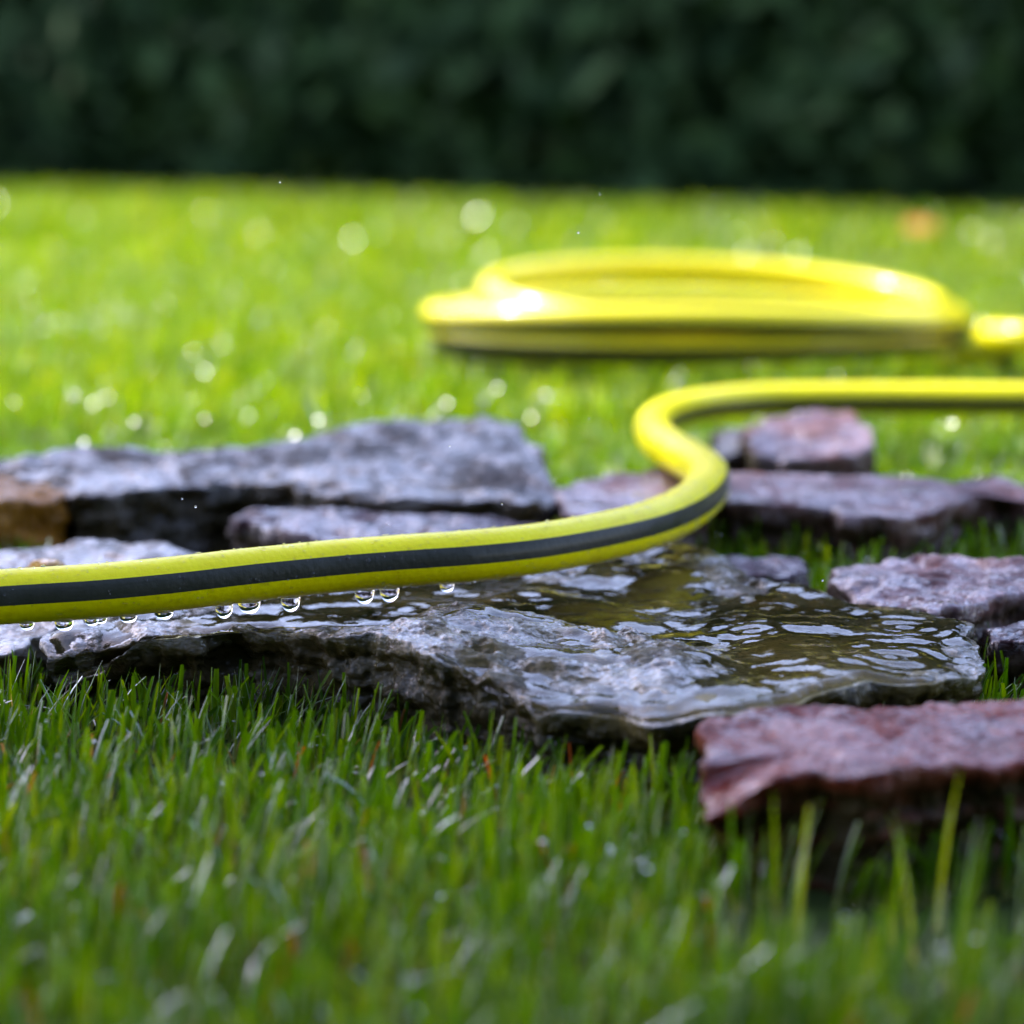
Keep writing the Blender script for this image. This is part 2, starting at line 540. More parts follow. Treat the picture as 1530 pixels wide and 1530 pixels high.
# --- the big wet slab under the hose
ridge = [px_gauss(520, 950, 60, 14), px_gauss(620, 925, 80, 18), px_gauss(720, 912, 90, 20), px_gauss(840, 925, 90, 22), px_gauss(960, 958, 80, 26), px_gauss(1050, 985, 50, 18)]
frontrough = [px_gauss(700, 985, 130, 45), px_gauss(830, 1010, 140, 50), px_gauss(960, 1030, 90, 30), px_gauss(900, 960, 130, 30), px_gauss(1080, 960, 40, 14)]
leftrough = [px_gauss(150, 935, 90, 40), px_gauss(260, 925, 90, 22), px_gauss(380, 938, 60, 12)]
backrough = [px_gauss(1060, 850, 60, 24), px_gauss(1130, 885, 60, 14), px_gauss(860, 862, 60, 14), px_gauss(1385, 1008, 45, 12), px_gauss(960, 835, 30, 12), px_gauss(1440, 985, 25, 22)]
pools = [px_gauss(470, 935, 60, 12), px_gauss(640, 890, 150, 12), px_gauss(930, 905, 80, 24), px_gauss(1230, 985, 160, 40), px_gauss(1200, 1030, 130, 22), px_gauss(1110, 1050, 110, 16), px_gauss(1000, 1052, 80, 13), px_gauss(880, 968, 55, 7, .033), px_gauss(340, 928, 70, 8), px_gauss(980, 870, 80, 12)]

CR = np.array([uz(px, py, zz) for px, py, zz in ((400, 952, .030), (500, 955, .033), (570, 935, .036), (640, 916, .038), (730, 905, .039), (830, 918, .038), (930, 938, .037), (1000, 955, .036), (1060, 975, .034), (1120, 990, .031))])
CRA = np.array([.0, .004, .0065, .0085, .0095, .0085, .0075, .0065, .004, .0])

def crest(x, y):
    """the swell that runs across the slab: steep behind, a long slope towards the camera"""
    yc = np.interp(x, CR[:, 0], CR[:, 1]) + .004 * noise(x * 30, 0 * x, 0, 12)
    A = np.interp(x, CR[:, 0], CRA, left=0, right=0) * (1 + .25 * noise(x * 22, 0 * x, 0, 13))
    d = y - yc
    return A * np.where(d > 0, np.exp(-(np.abs(d) / .022) ** 1.7), np.exp(-(np.abs(d) / .085) ** 1.5))

def main_low(x, y):
    h = crest(x, y)
    h = h - 0.0015 * px_gauss(640, 890, 150, 14)(x, y) - 0.002 * px_gauss(930, 895, 90, 20)(x, y)
    h = h - 0.010 * px_gauss(30, 985, 90, 50)(x, y) + .003 * px_gauss(1070, 850, 60, 24)(x, y) + .0025 * px_gauss(860, 858, 60, 12)(x, y)
    h = h - .0020 * px_gauss(820, 945, 60, 12, .034)(x, y)
    return h + 0.0022 * fbm(x * 14, y * 11, 0, 77, 2, .45) + .0009 * fbm(x * 40, y * 30, 0, 78, 2)

def main_water(x, y, low):
    cr = crest(x, y)
    rough = np.clip(cr / .0035, 0, 1) * .6 + sum(g(x, y) for g in frontrough) * 0.6 + sum(g(x, y) for g in leftrough + backrough)
    pool = sum(g(x, y) for g in pools)
    patch = fbm(x * 42, y * 30, 0, 402, 3, 0.55)
    mask = np.clip(0.35 + rough - 0.55 * pool, 0.12, 1.35) * np.clip(1.0 + .9 * patch, .3, 1.9)
    lvl = 0.0010 - 0.0014 * np.clip(rough, 0, 1) - .0017 * patch * np.clip(rough, 0, 1) + 0.0010 * np.clip(pool, 0, 1)
    sm = low - cr * .22 * (1 - np.clip(rough, 0, 1))
    return mask, sm + lvl, np.clip(pool - .8 * np.clip(cr / .004, 0, 1), 0, 1)

main_outline = [(62, 932, .030), (66, 962, .026), (78, 1000, .017), (112, 1004, .017), (150, 992, .020), (185, 968, .027), (205, 948, .031), (300, 950, .031), (335, 938, .032),
                (400, 946, .032), (460, 954, .032), (505, 968, .031), (565, 965, .032), (612, 984, .031), (645, 1006, .030), (700, 1030, .026),
                (760, 1050, .025), (812, 1074, .0245), (870, 1067, .025), (930, 1071, .025), (975, 1087, .025), (1030, 1080, .026), (1110, 1066, .029), (1180, 1052, .029),
                (1230, 1034, .030), (1300, 1021, .030), (1345, 1024, .029), (1400, 1024, .028), (1470, 1006, .027), (1462, 975, .028), (1448, 950, .030),
                (1449, 929, .030), (1372, 908, .030), (1285, 905, .030), (1205, 880, .030), (1125, 868, .030), (1088, 842, .030), (1062, 820, .031), (1005, 812, .032),
                (940, 826, .031), (860, 842, .030), (700, 845, .029), (500, 862, .029), (330, 885, .029), (180, 905, .029)]
main_ob, (mX, mY, mT, mlow, mwl, mB) = stone('stone', main_outline, M['main'], 'large wet grey-olive slab covered by rippling water, lying under the striped hose',
                                            nb=1300, nr=230, ns=60, zfun=main_low, amp=0.0024, seed=5, jag=0.0022, under=0.9, water=main_water)

# --- water sheet on it: ripples, ring waves, wet meniscus at the rim
def water_sheet():
    keep = mT[0] < 0.988
    X, Y, T = mX[:, keep], mY[:, keep], mT[:, keep]
    Z = mwl[:, keep].copy()
    flow = 0.00070 * fbm(X * 36 + 0.6 * noise(X * 10, Y * 10, 0, 3), Y * 24, 0, 301, 3, 0.5) + 0.00016 * fbm(X * 120, Y * 60, 0, 302, 2)
    Z += flow
    for px, py, a, lam, sg in ((1330, 978, .00022, .0105, .022), (1120, 940, .00012, .008, .014), (1350, 930, .00018, .009, .016), (1280, 1002, .00012, .012, .02),
                               (690, 888, .00008, .008, .016), (950, 900, .00012, .010, .014), (1180, 1010, .0001, .011, .02)):
        c = uz(px, py, .031)
        r = np.hypot(X - c[0], Y - c[1])
        Z += 1.8 * a * np.cos(r / lam * 2 * math.pi) * np.exp(-(r / sg) ** 2)
    Z -= 0.0030 * np.clip((T - 0.965) / 0.03, 0, 1) ** 2
    v = np.stack([X, Y, Z], -1)
    n, m = v.shape[:2]
    i = np.arange(n * m).reshape(n, m)
    j = np.roll(i, -1, 0)
    f = np.stack([i[:, :-1], i[:, 1:], j[:, 1:], j[:, :-1]], -1).reshape(-1, 4)
    ob = mesh_np('puddle', v.reshape(-1, 3), f, M['water'])
    tag(ob, 'thin clear sheet of rippling water lying on the large grey-olive slab', 'water')
water_sheet()

# --- the other stones
stone('stone', [(-140, 700, .040), (-60, 690, .042), (60, 681, .043), (190, 664, .045), (270, 672, .043), (400, 668, .043), (470, 646, .047), (560, 632, .049), (650, 629, .049), (745, 625, .049),
                (775, 636, .047), (800, 668, .044), (822, 715, .038), (832, 752, .030), (780, 752, .036), (730, 742, .037), (600, 747, .036), (500, 742, .036), (430, 722, .038),
                (330, 720, .038), (250, 728, .037), (170, 738, .036), (100, 738, .036), (86, 722, .037), (-20, 712, .036), (-140, 716, .036)], M['grey'],
      'large slate-grey boulder slab with dark front face, behind the hose at left', nb=760, nr=110, ns=40, seed=12, amp=0.003, jag=0.004, under=0.6)
stone('stone', [(-150, 710, .037), (-20, 708, .037), (50, 706, .038), (88, 722, .036), (97, 742, .034), (84, 752, .032), (30, 750, .033), (-40, 752, .033), (-150, 752, .033)], M['brown'],
      'rust-brown stone in front of the slate-grey boulder at the left edge', nb=300, nr=40, seed=23, amp=0.003, under=0.3)
stone('stone', [(345, 778, .030), (372, 760, .034), (420, 757, .034), (480, 760, .034), (560, 764, .033), (640, 768, .033), (740, 772, .033), (800, 782, .032), (815, 800, .030),
                (700, 812, .030), (560, 812, .030), (470, 802, .031), (420, 790, .032), (380, 782, .031)], M['purple'],
      'dark purple stone wedged between the slate-grey boulder and the hose', nb=460, nr=60, seed=31, amp=0.003, under=0.5)
stone('stone', [(-160, 840, .029), (-20, 828, .030), (60, 815, .031), (110, 807, .032), (170, 803, .032), (250, 814, .031), (320, 828, .029), (350, 850, .027), (300, 872, .026),
                (200, 895, .025), (90, 925, .024), (40, 965, .021), (-30, 985, .020), (-160, 985, .020)], M['pale'],
      'pale wet stone behind the hose at the lower left, with an ochre pebble on it', nb=480, nr=70, seed=41, amp=0.0022, under=0.3)
stone('stone', [(832, 735, .034), (860, 718, .036), (900, 711, .036), (960, 704, .036), (1020, 700, .036), (1058, 706, .036), (1062, 752, .034), (1000, 768, .033), (930, 772, .032), (850, 772, .031)],
      M['pink'], 'pinkish slab behind the hose, left of the tight bend', nb=360, nr=50, seed=52, amp=0.002, under=0.5)
stone('stone', [(1066, 707, .036), (1120, 706, .036), (1240, 708, .036), (1246, 712, .035), (1300, 709, .036), (1380, 712, .036), (1440, 718, .035), (1495, 710, .036), (1530, 722, .034), (1540, 750, .030),
                (1505, 742, .031), (1450, 742, .032), (1420, 757, .032), (1350, 770, .032), (1260, 767, .032), (1246, 760, .031), (1180, 752, .033), (1090, 750, .033)], M['pink'],
      'long flat lilac slab right of the tight hose bend', nb=560, nr=70, seed=57, amp=0.0016, under=0.6)
stone('stone', [(1118, 640, .042), (1140, 622, .045), (1200, 617, .046), (1275, 617, .046), (1296, 640, .043), (1302, 676, .035), (1260, 684, .035), (1180, 686, .035), (1130, 670, .038)], M['pink'],
      'mauve stone just in front of the straight back run of hose', nb=340, nr=50, seed=63, amp=0.003, under=0.4)
stone('stone', [(1068, 652, .034), (1085, 644, .036), (1108, 646, .036), (1112, 672, .032), (1085, 680, .030), (1068, 672, .031)], M['grey'],
      'small blue-grey stone inside the upper curve of the hose', nb=200, nr=30, seed=66, amp=0.002, under=0.3)
stone('stone', [(1244, 846, .029), (1290, 837, .031), (1350, 832, .032), (1430, 828, .033), (1480, 836, .033), (1560, 842, .033), (1620, 850, .032), (1600, 884, .031), (1515, 884, .032), (1480, 893, .031),
                (1430, 908, .030), (1395, 916, .029), (1330, 908, .026), (1280, 898, .025), (1250, 874, .026)], M['pink'],
      'lilac-brown stone behind the right end of the large wet slab', nb=480, nr=70, seed=71, amp=0.0035, under=0.6)
stone('stone', [(1062, 836, .026), (1090, 826, .028), (1140, 826, .028), (1190, 832, .027), (1205, 850, .025), (1170, 862, .024), (1110, 858, .024)], M['purple'],
      'small blue-grey stone in the grass just behind the large wet slab', nb=240, nr=34, seed=76, amp=0.0022, under=0.3)
stone('stone', [(1474, 940, .023), (1515, 925, .025), (1600, 922, .026), (1650, 940, .025), (1640, 975, .023), (1560, 962, .024), (1515, 960, .024), (1480, 962, .022)], M['maroon'],
      'dark maroon stone at the right edge beside the large wet slab', nb=340, nr=44, seed=81, amp=0.0035, under=0.2)
stone('stone', [(1053, 1092, .033), (1066, 1070, .034), (1110, 1056, .035), (1190, 1050, .036), (1240, 1056, .035), (1300, 1064, .034), (1400, 1052, .035), (1515, 1040, .036), (1640, 1025, .037), (1720, 1060, .036),
                (1720, 1125, .034), (1600, 1132, .034), (1515, 1138, .034), (1370, 1143, .034), (1320, 1158, .034), (1200, 1156, .033), (1150, 1166, .031), (1110, 1180, .028), (1080, 1200, .024), (1054, 1216, .021),
                (1053, 1190, .023), (1062, 1150, .030), (1054, 1120, .032)], M['red'],
      'red sandstone slab in the near right corner, out of focus', nb=760, nr=110, ns=36, seed=93, amp=0.0024, jag=0.003, under=1.0)

def pebble(px, py, z, r, mat, label):
    c = uz(px, py, z)
    n, m = 48, 24
    th, ph = np.meshgrid(np.linspace(0, 2 * math.pi, n, endpoint=False), np.linspace(0, math.pi, m), indexing='ij')
    d = np.stack([np.cos(th) * np.sin(ph), np.sin(th) * np.sin(ph), np.cos(ph)], -1)
    rr = 1 + 0.12 * fbm(d[..., 0] * 1.5, d[..., 1] * 1.5, d[..., 2] * 1.5, 8, 3)
    v = d * rr[..., None] * np.array(r)
    i = np.arange(n * m).reshape(n, m)
    j = np.roll(i, -1, 0)
    f = np.stack([i[:, :-1], i[:, 1:], j[:, 1:], j[:, :-1]], -1).reshape(-1, 4)
    ob = mesh_np('pebble', v.reshape(-1, 3), f, mat)
    ob.location = c
    tag(ob, label, 'pebble')
pebble(70, 852, .036, (.0075, .006, .0042), M['ochre'], 'small smooth ochre pebble lying behind the hose on the pale stone')

# ------------------------------------------------------------------ hoses
def spline(P, step=0.0015, soft=True):
    P = np.asarray(P, float)
    Q = np.vstack([2 * P[0] - P[1], P, 2 * P[-1] - P[-2]])
    out = []
    for k in range(1, len(Q) - 2):
        a, b, c, d = Q[k - 1:k + 3]
        n = max(4, int(np.linalg.norm(c - b) / step))
        t = np.linspace(0, 1, n, endpoint=False)[:, None]
        out.append(0.5 * (2 * b + (c - a) * t + (2 * a - 5 * b + 4 * c - d) * t ** 2 + (-a + 3 * b - 3 * c + d) * t ** 3))
    out.append(P[-1:])
    C = np.vstack(out)
    for _ in range(int(0.006 / step) ** 2 if soft else 0):
        C[1:-1] = (C[:-2] + 2 * C[1:-1] + C[2:]) / 4
    C, _ = resample(C, int(np.linalg.norm(np.diff(C, axis=0), axis=1).sum() / step), closed=False)
    return C

def hose(name, C, rad, stripe_deg, half_deg, label, cat='hose', skin='yellow'):
    """swept tube; the stripe is its own strip of the wall. stripe_deg may vary along the hose"""
    root = empty(name, tuple(C[0]))
    tan = np.gradient(C, axis=0)
    tan /= np.linalg.norm(tan, axis=1)[:, None]
    side = np.cross(tan, [0, 0, 1])
    side /= np.linalg.norm(side, axis=1)[:, None]
    up = np.cross(side, tan)
    n = len(C)
    s = np.concatenate([[0], np.cumsum(np.linalg.norm(np.diff(C, axis=0), axis=1))])
    sa = np.radians(np.broadcast_to(stripe_deg, (n,)))
    ha = math.radians(half_deg)
    rr = rad * (1 + 0.010 * noise(s * 60, 0 * s, 0, 9))
    def strip(nm, a0, a1, m, mat, dr):
        A = sa[:, None] + np.linspace(a0, a1, m)[None]
        r = rr[:, None] + dr
        V = C[:, None] + (side[:, None] * np.cos(A)[..., None] + up[:, None] * np.sin(A)[..., None]) * r[..., None]
        i = np.arange(n * m).reshape(n, m)
        f = np.stack([i[:-1, :-1], i[1:, :-1], i[1:, 1:], i[:-1, 1:]], -1).reshape(-1, 4)
        al = np.broadcast_to(s[:, None], (n, m)).reshape(-1)
        ar = A.reshape(-1)
        ob = mesh_np(nm, (V - C[0]).reshape(-1, 3), f, mat, attr={'along': al, 'around': ar}, parent=root)
        return ob
    strip('hose_wall', ha, 2 * math.pi - ha, 44, M[skin], 0.0)
    strip('stripe', -ha, ha, 12, M['black'], np.zeros(12))
    tag(root, label, cat)
    return root, (C, side, up, s)

hp = [(-700, 925, .044), (-300, 912, .044), (15, 891, .0455), (130, 884, .0462), (250, 873, .047), (370, 859, .048), (500, 846, .0485), (600, 838, .0488), (700, 831, .0488), (800, 820, .0486),
      (900, 802, .0482), (970, 784, .048), (1022, 761, .048), (1052, 735, .0478), (1058, 711, .0475), (1038, 692, .0472), (1009, 676, .047), (983, 658, .0468), (976, 638, .0462), (990, 623, .0455),
      (1024, 611, .0450), (1075, 603, .0445), (1140, 598, .0442), (1230, 596.5, .044), (1330, 596, .0438), (1430, 596.5, .0438), (1530, 597, .0438), (1800, 596, .044), (2300, 592, .044)]
HC = spline([uz(*p) for p in hp])
L_ = np.linspace(0, 1, len(HC))
run_x = HC[:, 1]
sdeg = 11.5 + np.clip((run_x - 1.25) / 0.2, 0, 1) * -20.0
kk = np.ones(41) / 41
sdeg = np.convolve(np.pad(sdeg, 20, mode='edge'), kk, 'valid')
hose_root, (hC, hS, hU, hs) = hose('garden_hose', HC, 0.0090, sdeg, 21, 'yellow garden hose with a dark stripe snaking across the wet stones in an S bend')

# coil lying in the grass behind
cx, cy = 0.131, 2.00
def coil():
    P = [tuple(uy(*q)) for q in ((2100, 512, 1.74), (1700, 508, 1.76), (1560, 505, 1.78), (1505, 503, 1.80), (1478, 503, 1.84))]
    P.append((cx + .204, cy - .10, .034))
    for k, (rx, ry, zf, zb, ox) in enumerate(((.200, .17, .024, .018, .000), (.203, .178, .044, .036, .002), (.206, .190, .066, .058, .000), (.186, .150, .054, .060, .006), (.186, .156, .050, .078, .022))):
        for q in range(24):
            a = math.pi / 2 + q / 24 * 2 * math.pi
            if k == 0 and q < 18:      # the first loop begins at the right, where the tail comes in
                continue
            z = (zf + zb) / 2 + (zf - zb) / 2 * math.cos(a + math.pi / 2)
            if k == 4:
                z += .008 * max(0, -math.cos(a)) - .018 * max(0, math.cos(a))
            if k == 2:
                z -= .009 * abs(math.cos(a)) + .005 * max(0, math.cos(a))
            if k == 3 and q > 17:
                z += .018 * ((q - 17) / 6) ** 1.5
            P.append((cx + ox + rx * math.cos(a), cy + (ry if k not in (2, 3) or math.sin(a) < 0 or (k == 3 and q > 18) else (.120, .060)[k - 2]) * math.sin(a), z))
        if k == 0:
            for q in range(24):
                a = math.pi / 2 + q / 24 * 2 * math.pi
                P.append((cx + .199 * math.cos(a), cy + .168 * math.sin(a), .028 + (.001 * q)))
    Q = np.array(P)
    for _ in range(6):
        Q[7:-1] = (Q[6:-2] + 2 * Q[7:-1] + Q[8:]) / 4
    return spline(Q, 0.003)
CC = coil()
hose('coiled_hose', CC, 0.0098, -24.0, 27, 'loosely coiled yellow hose in sunny grass behind the stones, one end running right', skin='wet_yellow')

# ------------------------------------------------------------------ drops hanging from the hose
def pendant(r, h):
    """profile of a hanging drop, top at z = 0"""
    prof = [(0.0, 0.35 * r), (1.2 * r, 0.30 * r), (1.08 * r, 0.0), (1.0 * r, -0.35 * h), (0.88 * r, -0.63 * h), (0.63 * r, -0.86 * h), (0.33 * r, -0.97 * h), (0.0, -h)]
    p = spline([(a, 0, b) for a, b in prof], r / 8, False)[:, [0, 2]]
    p[:, 0] = np.clip(p[:, 0], 0, None)
    return p

def drop(px, w_px, h_px, label):
    # where the hose runs at that column
    best = None
    for k_ in range(0, len(hC), 2):
        c = hC[k_]
        if c[1] > 1.1:
            break
        q = c - np.array([0, 0, CAMZ])
        dep = q[1] * CP - q[2] * SP
        x = 765 + F * q[0] / dep
        if best is None or abs(x - px) < best[0]:
            best = (abs(x - px), k_)
    c = hC[best[1]]
    r = w_px / 2 * 1.08 * c[1] / F
    h = (h_px * 1.15 + 3) * c[1] / F
    p = pendant(r, h)
    n = 40
    th = np.linspace(0, 2 * math.pi, n, endpoint=False)
    V = np.stack([p[:, 0][:, None] * np.cos(th), p[:, 0][:, None] * np.sin(th), np.broadcast_to(p[:, 1][:, None], (len(p), n))], -1)
    m = len(p)
    i = np.arange(m * n).reshape(m, n)
    j = np.roll(i, -1, 1)
    f = np.stack([i[:-1], i[1:], j[1:], j[:-1]], -1).reshape(-1, 4)
    ob = mesh_np('water_drop', V.reshape(-1, 3), f, M['drop'])
    ob.location = (c[0], c[1], c[2] - 0.0089)
    tag(ob, label, 'water drop', 'water drops hanging from the hose')
for a in ((45, 20, 8, 'leftmost small drop hanging under the hose at the frame edge'), (92, 26, 12, 'broad drop under the hose above the brown stone end'),
          (132, 20, 8, 'small flat drop under the hose above the white stone lump'), (150, 16, 6, 'tiny flat drop just right of the white stone lump'),
          (188, 24, 8, 'low wide drop under the hose above the slab corner'), (238, 26, 8, 'shallow drop under the hose above the sharp slab rim'),
          (332, 24, 17, 'leftmost of the three round drops above the bright wet rim'), (374, 30, 14, 'wide drop, middle of the three above the bright wet rim'),
          (433, 26, 18, 'rightmost of the three round drops above the bright wet rim'), (543, 26, 17, 'left drop of the close pair hanging above the pool'),
          (583, 26, 17, 'right drop of the close pair hanging above the pool'), (669, 20, 9, 'single flat bright drop right of the close pair')):
    drop(*a)

# ------------------------------------------------------------------ beads and dew (small spheres and caps)
def blobs(name, P, Rd, mat, sub=1, squash=None, axis=None, kind='stuff'):
    n, m = (10, 6) if sub else (7, 4)
    th, ph = np.meshgrid(np.linspace(0, 2 * math.pi, n, endpoint=False), np.linspace(0, math.pi, m), indexing='ij')
    U = np.stack([np.cos(th) * np.sin(ph), np.sin(th) * np.sin(ph), np.cos(ph)], -1).reshape(-1, 3)
    N = len(P)
    if axis is None:
        V = P[:, None] + U[None] * Rd[:, None, None]
    else:
        a = axis / np.linalg.norm(axis, axis=1)[:, None]
        t1 = np.cross(a, [1.0, 0.13, 0.2])
        t1 /= np.linalg.norm(t1, axis=1)[:, None]
        t2 = np.cross(a, t1)
        V = P[:, None] + (U[None, :, :1] * t1[:, None] + U[None, :, 1:2] * t2[:, None] + U[None, :, 2:] * a[:, None] * squash) * Rd[:, None, None]
    i = np.arange(n * m).reshape(n, m)
    j = np.roll(i, -1, 0)
    f = np.stack([i[:, :-1], i[:, 1:], j[:, 1:], j[:, :-1]], -1).reshape(-1, 4)
    Fc = (f[None] + (np.arange(N) * n * m)[:, None, None]).reshape(-1, 4)
    return mesh_np(name, V.reshape(-1, 3), Fc, mat, k=kind)

def hose_beads():
    N = 1500
    sel = np.where((hC[:, 1] < 1.3) & (hC[:, 0] > -.3))[0]
    k_ = rng.choice(sel, N)
    A = np.radians(rng.uniform(-100, 120, N))
    nrm = hS[k_] * np.cos(A)[:, None] + hU[k_] * np.sin(A)[:, None]
    rd = rng.uniform(.00018, .00055, N) * np.where(rng.random(N) < .08, 1.9, 1)
    ob = blobs('water_beads', hC[k_] + nrm * .0091, rd, M['drop'], axis=nrm, squash=.6)
    ob['label'] = 'tiny water beads clinging to the yellow hose'
hose_beads()

# bare gaps between stones that touch, where no grass grows
BARE = [np.array([uz(x_, y_, 0.012)[:2] for x_, y_ in q_]) for q_ in (
    [(80, 740), (860, 750), (880, 870), (640, 900), (300, 900), (60, 850)],
    [(1040, 1040), (1400, 1020), (1440, 1060), (1040, 1120)],
    [(1075, 1300), (1800, 1280), (1800, 1385), (1075, 1400)])]

# ------------------------------------------------------------------ grass
def inside(P, poly):
    x, y = P[:, 0], P[:, 1]
    r = np.zeros(len(P), bool)
    bb0, bb1 = poly.min(0), poly.max(0)
    c = (x > bb0[0]) & (x < bb1[0]) & (y > bb0[1]) & (y < bb1[1])
    idx = np.where(c)[0]
    xs, ys = x[idx], y[idx]
    q = np.zeros(len(idx), bool)
    n = len(poly)
    for i in range(n):
        x0, y0 = poly[i]
        x1, y1 = poly[(i + 1) % n]
        cr = ((y0 > ys) != (y1 > ys))
        with np.errstate(divide='ignore', invalid='ignore'):
            q ^= cr & (xs < (x1 - x0) * (ys - y0) / (y1 - y0 + 1e-12) + x0)
    r[idx] = q
    return r

def grass(P, H, Wd, segs, fold, lean=0.35, seed=0, dead=0.05, shift=0.0):
    """blades as real tapered, bent strips (folded along the midrib when near)"""
    N = len(P)
    g = np.random.default_rng(seed)
    az = g.uniform(0, 2 * math.pi, N)
    ld = g.uniform(0, 2 * math.pi, N)
    clump = noise(P[:, 0] * 40, P[:, 1] * 40, 0, 71) * 2.5
    ld = np.where(g.random(N) < 0.6, clump + g.normal(0, .7, N), ld)
    la = np.abs(g.normal(0, lean, N)) + 0.05
    flop = g.random(N) < 0.03
    la = np.where(flop, g.uniform(.8, 1.6, N), la)
    cv = g.uniform(0.1, 1.3, N) * la
    isd = g.random(N) < dead
    H = H * np.where(isd, .72, 1)
    Wd = Wd * np.where(isd, .6, 1)
    T = np.linspace(0, 1, segs + 1)
    cols = 3 if fold else 2
    ang = la[:, None] * 0.35 + cv[:, None] * T[None] ** 1.2 * 1.2
    dz, dr = np.cos(ang), np.sin(ang)
    st = H[:, None] / segs
    zc = np.concatenate([np.zeros((N, 1)), np.cumsum(dz[:, 1:] * st, 1)], 1)
    rc = np.concatenate([np.zeros((N, 1)), np.cumsum(dr[:, 1:] * st, 1)], 1)
    cxy = np.stack([P[:, 0, None] + rc * np.cos(ld)[:, None], P[:, 1, None] + rc * np.sin(ld)[:, None], zc + P[:, 2, None]], -1)
    cut = g.random(N) < 0.45
    endw = np.where(cut, 0.62, 0.06)
    prof = (0.75 + 0.25 * np.minimum(1, T * 4))[None] * (1 - (1 - endw[:, None]) * T[None] ** np.where(cut, 2.2, 1.5)[:, None])
    tw = az[:, None] + g.normal(0, .6, N)[:, None] * T[None]
    ww = Wd[:, None] * prof / 2
    sd_ = np.stack([np.cos(tw), np.sin(tw), np.zeros_like(tw)], -1)
    rows = [cxy - sd_ * ww[..., None], cxy + sd_ * ww[..., None]]
    if fold:
        fn = np.stack([-np.sin(tw), np.cos(tw), np.zeros_like(tw)], -1)
        rows = [rows[0], cxy + fn * (ww * 0.55)[..., None], rows[1]]
    V = np.stack(rows, 2)
    i = np.arange((segs + 1) * cols).reshape(segs + 1, cols)
    f = np.stack([i[:-1, :-1], i[:-1, 1:], i[1:, 1:], i[1:, :-1]], -1).reshape(-1, 4)
    Fc = (f[None] + (np.arange(N) * (segs + 1) * cols)[:, None, None]).reshape(-1, 4)
    patch = noise(P[:, 0] * 9, P[:, 1] * 9, 0, 88) * .25
    tint = np.clip(g.beta(2.2, 2.2, N) * .88 + patch * .6 + shift, 0, .89)
    tint = np.where(isd, g.uniform(.93, 1, N), tint)
    ta = np.repeat(tint, (segs + 1) * cols)
    ua = np.tile(np.repeat(T, cols), N)
    ob = mesh_np('grass', V.reshape(-1, 3), Fc, M['grass'], attr={'tint': ta, 'up': ua}, k='stuff')
    return ob, cxy

def scatter(n, x0, x1, y0, y1, seed, taper=None):
    g = np.random.default_rng(seed)
    P = np.c_[g.uniform(x0, x1, n), g.uniform(y0, y1, n), np.zeros(n)]
    if taper:
        P = P[np.abs(P[:, 0]) < taper[0] * P[:, 1] + taper[1]]
    for s_ in STONES:
        c = s_.mean(0)
        shr = c + (s_ - c) * 0.985
        P = P[~inside(P, shr)]
    for b_ in BARE:
        P = P[~inside(P, b_)]
    return P

P1 = scatter(135000, -.85, .85, .38, 1.62, 1, (.30, .24))
g1 = np.random.default_rng(5)
H1 = g1.uniform(.011, .025, len(P1)) * (1 + .2 * noise(P1[:, 0] * 12, P1[:, 1] * 12, 0, 5))
ob, c1 = grass(P1, H1, g1.uniform(.0010, .0026, len(P1)), 4, True, seed=21, dead=.05, shift=-.12, lean=.45)
ob['label'] = 'short wet lawn grass around the stones'
P2 = scatter(150000, -1.6, 1.6, 1.62, 3.2, 2, (.36, .35))
H2 = g1.uniform(.020, .036, len(P2))
ob, c2 = grass(P2, H2, g1.uniform(.0022, .0038, len(P2)) * .8, 3, False, shift=.03, seed=22, dead=.006)
ob['label'] = 'sunlit lawn grass around the coiled hose'
P3 = scatter(130000, -3.6, 3.6, 3.2, 8.4, 3, (.36, .6))
H3 = g1.uniform(.022, .038, len(P3))
ob, c3 = grass(P3, H3, g1.uniform(.005, .009, len(P3)), 2, False, shift=.06, seed=23, dead=0)
ob['label'] = 'lawn grass stretching back to the dark hedge'
# taller single blades in front of the near red slab
gt = np.random.default_rng(44)
tp = []
for px, py, z in ((1160, 1215, .02), (1170, 1230, .02), (1200, 1200, .022), (1215, 1230, .02), (1300, 1225, .02), (1290, 1240, .02), (1345, 1215, .02), (1360, 1200, .02), (1425, 1170, .03), (1428, 1230, .02), (1440, 1240, .02),
                  (1100, 1225, .02), (1090, 1240, .02), (1470, 1240, .02), (1500, 1235, .02), (1240, 1240, .02)):
    for _ in range(1 if gt.random() < .7 else 0):
        c = uy(px + gt.normal(0, 12), py + gt.uniform(-25, 45), gt.uniform(.645, .672))
        tp.append((c[0], c[1], 0.0, c[2] + .006))
tp = np.array(tp)
ob, _ = grass(tp[:, :3].copy(), tp[:, 3], gt.uniform(.0017, .0027, len(tp)), 5, True, lean=.12, seed=24, dead=0)
ob['label'] = 'taller blurred grass blades in front of the red slab'

